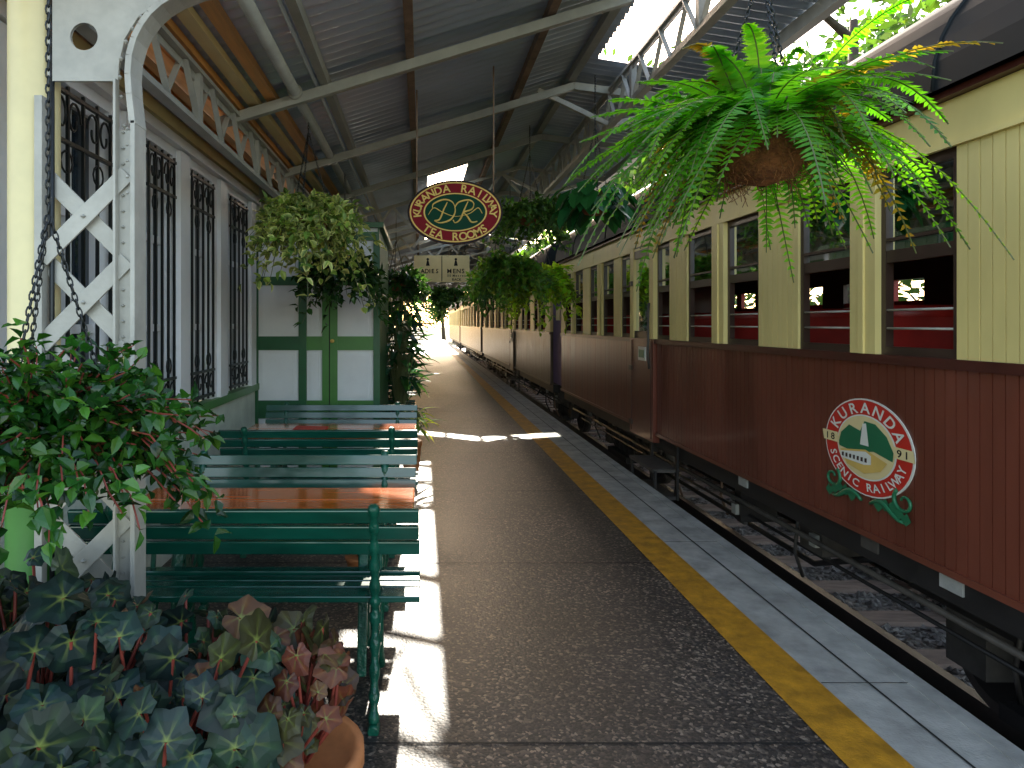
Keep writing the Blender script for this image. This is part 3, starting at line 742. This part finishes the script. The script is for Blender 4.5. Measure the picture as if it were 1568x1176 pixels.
trailing('trailing_hanging_plant',(1.60,9.0,2.12),.30,140,.46,.095,.05,[(.20,.36,.04),(.26,.38,.05)],'fern',1.2,up=.6,droop=.9)
trailing('trailing_hanging_plant',(1.25,11.5,2.15),.3,110,.6,.1,.05,[(.08,.2,.03),(.12,.26,.04)],'leafm',1.1)
trailing('dark_hanging_plant',(.62,15.5,2.15),.3,70,.5,.11,.06,[(.05,.13,.03),(.07,.16,.03)],'leaf',1.1)
trailing('dark_hanging_plant',(-.35,9.5,2.1),.28,70,.5,.11,.05,[(.04,.11,.02),(.03,.08,.02)],'leaf',1.1)
mb=MB(); C=(1.30,5.1,2.42); basket(mb,C,.13,.12,.95); lf=LF()
for i in range(56):
    az=U(0,6.28); d=Vector((math.cos(az),math.sin(az),U(-.4,.7))).normalized(); st=Vector(C); e=st+d*U(.08,.24)
    mb.beam(st,e,.006,.006,'gstem'); dd=(Vector((d.x,d.y,-U(.6,1.6)))).normalized(); nn=(Vector((d.x,d.y,.6))).normalized()
    lf.leaf(e,dd,nn,U(.16,.26),U(.11,.16),jit((.015,.10,.025),.4),fold=.12,droop=.1)
o=mb.make('philodendron_hanging_plant'); lf.make('foliage','leaf',parent=o)
# FERN
mb=MB(); C=Vector((1.15,2.30,2.16)); basket(mb,C,.165,.20,1.3,'soil')
for i in range(420):
    a=U(0,6.28);z=U(-.2,.02);rr=.165*(1-(z/.22)**2*.5); p_=C+Vector((math.cos(a)*rr,math.sin(a)*rr,z)); p1=p_+rv()*.04; mb.tube([p_,p1,p1+rv()*.03+Vector((0,0,-.02))],.0014,'soil',n=3,cap=False)
lf=LF()
def frond(st,az,el,L,droop,W,col,curl=0):
    d=Vector((math.cos(az)*math.cos(el),math.sin(az)*math.cos(el),math.sin(el))); side0=Vector((-math.sin(az),math.cos(az),0))
    n=int(L/.0145); prev=st; lastp=st
    for j in range(1,n+1):
        t_=j/n; p_=st+d*L*t_+Vector((0,0,-1))*L*droop*t_**2.0+side0*curl*L*t_*t_
        tan=(p_-prev).normalized(); side=tan.cross(Vector((0,0,1)))
        if side.length<.05: side=side0.copy()
        side.normalize()
        w=W*math.sin(math.pi*min(1,(t_*.90+.10)))**.55*(1-.3*t_)
        if t_<.08: w*=.4
        for sgn in (-1,1):
            dd=(side*sgn+tan*.22-Vector((0,0,.18))+rv()*.2).normalized()
            a=tan.normalized(); cc=jit(col,.15); w2=w*U(.85,1.1)
            b0=len(lf.v)
            lf.v+=[tuple(p_-a*.0055),tuple(p_+dd*w2*.45-a*.0075),tuple(p_+dd*w2+a*.003),tuple(p_+dd*w2*.5+a*.0065),tuple(p_+a*.006)]
            lf.f.append((b0,b0+1,b0+2,b0+3,b0+4)); lf.c+=[cc]*5
        if j%4==0 or j==n: mb.beam(lastp,p_,.0035,.003,'gstem'); lastp=p_
        prev=p_
for i in range(230):
    az=U(0,2*math.pi); el=U(-.3,1.45); L=U(.36,.68) if el>.2 else U(.25,.42)
    col=random.choice([(.08,.27,.022),(.11,.33,.028),(.05,.19,.018),(.17,.38,.035)])
    if R()<.06: col=(.22,.15,.04)
    if math.sin(az)<-.8 and el<.3: L*=.7
    frond(C+Vector((math.cos(az),math.sin(az),0))*U(.02,.15),az,el,L,U(.35,1.25),U(.045,.074),col,U(-.3,.3))
o=mb.make('hanging_fern'); lf.make('fronds','fern',parent=o)
# BEGONIAS
def begonia(c,rad,n,hmin,hmax,cols,size):
    mb=MB(); 
    mb.lathe((c[0],c[1],0),[(.12,0),(.17,.28),(.20,.34),(.20,.38),(.175,.38),(.16,.34),(0.01,.34)],'terra',24)
    lf=LF()
    for i in range(n):
        az=U(0,6.28); rr=rad*math.sqrt(R()); z=hmin+(hmax-hmin)*R()*(1-.45*(rr/rad)**2)
        e=Vector((c[0]+rr*math.cos(az),c[1]+rr*math.sin(az),z)); st=Vector((c[0]+.4*rr*math.cos(az),c[1]+.4*rr*math.sin(az),.36))
        mid=st.lerp(e,.5)+rv()*.03; mb.tube([st,mid,e],.0045,'stem',n=5,cap=False)
        nn=(Vector((math.cos(az)*.6,math.sin(az)*.6-.55,.55))+rv()*.7).normalized()
        a=nn.orthogonal().normalized(); a=Matrix.Rotation(U(0,6.28),3,nn)@a; b2=nn.cross(a)
        S=size*U(.5,1.25); lobes=6; col=jit(random.choice(cols),.45); vein=(col[0]*1.4+.008,col[1]*1.4+.014,col[2]*1.1+.003); cen=(.22,.27,.06)
        b0=len(lf.v); lf.v.append(tuple(e)); lf.c.append(cen)
        m_=lobes*4; cup=U(.0,.22); ph0=U(0,6.28)
        lf.v.append(tuple(e)); lf.c.append(vein)
        for k in range(m_):
            th=2*math.pi*(k+.5)/m_*.95+.16; ph=(k%4)
            rr2=S*(.86 if ph==0 else (.95 if ph==1 else (1.06 if ph==2 else .95)))*(1-.28*math.cos(th))*U(.95,1.05)
            wav=.10*S*math.sin(th*2+ph0)
            dr=a*math.cos(th)+b2*math.sin(th)
            in2=e+dr*rr2*.22+nn*wav*.2
            inner=e+dr*rr2*.62+nn*((-.0 if ph==2 else .03*S)+wav*.6)
            pt=e+dr*rr2 -nn*S*cup+nn*((.0 if ph==2 else .05*S)+wav)
            mixc=tuple(.35*q1+.65*q2 for q1,q2 in zip(cen,col)) if ph==2 else col
            lf.v.append(tuple(in2)); lf.c.append(mixc)
            lf.v.append(tuple(inner)); lf.c.append(vein if ph==2 else col)
            lf.v.append(tuple(pt)); lf.c.append(tuple(x*(1.0 if ph==2 else .75) for x in col))
        for k in range(m_-1):
            i0=b0+2+3*k; lf.f.append((b0,i0,i0+3)); lf.f.append((i0,i0+1,i0+4,i0+3)); lf.f.append((i0+1,i0+2,i0+5,i0+4))
    o=mb.make('potted_begonia'); lf.make('leaves','beg',parent=o)
bc=[(.012,.032,.026),(.016,.040,.028),(.009,.022,.022),(.024,.046,.020)]
wc=[(.09,.04,.016),(.04,.045,.018),(.12,.032,.016),(.06,.055,.016)]
begonia((-.93,1.62,0),.36,210,.42,.88,bc,.058)
begonia((-.62,1.72,0),.30,140,.38,.84,bc+wc[:2],.055)
begonia((-.35,1.80,0),.17,70,.42,.74,wc,.046)
begonia((-1.15,1.95,0),.30,90,.4,.85,bc,.056)
def potted(name,c,h,n,L,W,cols,pot='green_d',spread=.5,potr=.14,ph=.34):
    mb=MB(); mb.lathe((c[0],c[1],0),[(potr*.7,0),(potr,ph*.82),(potr*1.1,ph*.88),(potr*1.1,ph),(potr*.9,ph),(.01,ph*.9)],pot,16); lf=LF()
    for i in range(n):
        az=U(0,6.28); e=Vector((c[0]+spread*.5*math.cos(az)*R(),c[1]+spread*.5*math.sin(az)*R(),U(ph+.06,h)))
        mb.tube([(c[0],c[1],ph*.9),e],.006,'gstem',n=4,cap=False)
        lf.leaf(e,Vector((math.cos(az),math.sin(az),U(-.5,.7))),Vector((0,0,1)),L*U(.7,1.2),W*U(.7,1.1),jit(random.choice(cols),.3),droop=.35)
    o=mb.make(name); lf.make('foliage','leaf',parent=o)
dk=[(.02,.07,.02),(.04,.12,.03),(.025,.09,.04)]
potted('potted_palm',(-.26,8.2,0),1.5,70,.30,.09,dk,spread=.42)
potted('potted_palm',(-.28,9.4,0),2.0,80,.33,.10,dk,spread=.45)
potted('potted_palm',(-.34,11.3,0),2.2,90,.4,.12,dk,spread=.5)
potted('potted_palm',(-.4,14,0),2.4,90,.45,.13,dk,spread=.5)
potted('potted_croton',(-.10,6.75,0),.62,45,.22,.04,[(.35,.36,.04),(.16,.26,.04),(.06,.14,.03)],pot='terra',spread=.25,potr=.1)
potted('small_potted_plant',(-.36,4.0,0),.28,16,.07,.04,dk,pot='terra',spread=.12,potr=.08,ph=.14)
# ------------------------------------------------------------ trees beyond the train
def tree(c,h,r,n,cols,ls):
    mb=MB(); b0=Vector(c); top=b0+Vector((U(-.4,.4),U(-.4,.4),h*.75))
    mb.tube([b0,b0.lerp(top,.5)+Vector((U(-.2,.2),U(-.2,.2),0)),top],[.28,.2,.07],'bark',n=10); lf=LF(); cl=[]
    for i in range(18):
        s_=b0.lerp(top,U(.35,.95)); az=U(0,6.28); e=s_+Vector((math.cos(az)*r*U(.4,.9),math.sin(az)*r*U(.4,.9),U(.2,1.0)*r*.6))
        mb.tube([s_,s_.lerp(e,.5)+rv()*.2,e],[.09,.06,.02],'bark',n=6); cl+= [(e,U(.5,1.0)*r*.45),(s_.lerp(e,.6),U(.4,.8)*r*.4)]
    for i in range(n):
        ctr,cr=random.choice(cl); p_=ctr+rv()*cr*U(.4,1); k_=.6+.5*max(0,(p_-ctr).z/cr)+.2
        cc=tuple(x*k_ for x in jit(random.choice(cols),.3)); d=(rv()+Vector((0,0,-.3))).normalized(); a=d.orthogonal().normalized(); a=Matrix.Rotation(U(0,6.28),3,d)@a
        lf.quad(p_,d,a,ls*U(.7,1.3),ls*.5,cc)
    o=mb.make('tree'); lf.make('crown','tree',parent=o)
gc=[(.04,.09,.016),(.06,.12,.02),(.028,.07,.015),(.075,.14,.022)]
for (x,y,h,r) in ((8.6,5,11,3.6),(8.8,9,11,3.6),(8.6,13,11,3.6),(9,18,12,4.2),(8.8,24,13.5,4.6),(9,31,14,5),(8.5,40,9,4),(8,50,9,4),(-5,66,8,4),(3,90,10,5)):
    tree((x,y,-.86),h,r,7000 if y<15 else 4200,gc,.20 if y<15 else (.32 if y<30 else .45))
lf=LF()
for i in range(14000):
    y=U(-4,64); x=U(7.6,9.0)+max(0,U(-1,2)); z=-.86+ (1.0+.9*noise.noise(Vector((y*.35,x*.5,3)))+2.2)*R()**.8
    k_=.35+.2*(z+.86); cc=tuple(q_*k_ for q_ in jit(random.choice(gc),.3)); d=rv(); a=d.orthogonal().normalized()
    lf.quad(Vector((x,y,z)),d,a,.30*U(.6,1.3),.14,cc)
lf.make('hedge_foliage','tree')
# ------------------------------------------------------------ light
sdir=Vector((.14,2.0,1.0)).normalized()
el=math.asin(sdir.z); az=math.atan2(sdir.x,sdir.y)
w=bpy.data.worlds.new("World"); scene.world=w; w.use_nodes=True; N=w.node_tree.nodes; L=w.node_tree.links; N.clear()
o=N.new('ShaderNodeOutputWorld'); bg=N.new('ShaderNodeBackground'); sk=N.new('ShaderNodeTexSky'); sk.sky_type='NISHITA'; sk.sun_disc=False
sk.sun_elevation=el; sk.sun_rotation=az; sk.air_density=1; sk.dust_density=2.0; sk.ozone_density=1
wm=N.new('ShaderNodeVectorMath'); wm.operation='MULTIPLY'; wm.inputs[1].default_value=(1.17,1.03,.88)
bg.inputs[1].default_value=.74; L.new(sk.outputs[0],wm.inputs[0]); L.new(wm.outputs[0],bg.inputs[0]); L.new(bg.outputs[0],o.inputs[0])
su=bpy.data.lights.new('sun','SUN'); su.energy=16; su.angle=math.radians(.5); su.color=(1,.93,.80)
so=bpy.data.objects.new('sun',su); so.rotation_euler=(-sdir).to_track_quat('-Z','Y').to_euler(); so.location=(0,20,20); scene.collection.objects.link(so)
# ------------------------------------------------------------ camera
cam=bpy.data.cameras.new('camera'); co=bpy.data.objects.new('camera',cam); scene.collection.objects.link(co)
co.location=(0,0,1.5); co.rotation_euler=(math.radians(90),0,0)
cam.sensor_width=36; cam.lens=36*1045/1568; cam.shift_x=(784-645)/1568; cam.shift_y=-(588-495)/1568
cam.clip_start=.05; cam.clip_end=1000
scene.camera=co
scene.view_settings.view_transform='Standard'; scene.view_settings.look='None'; scene.view_settings.exposure=0
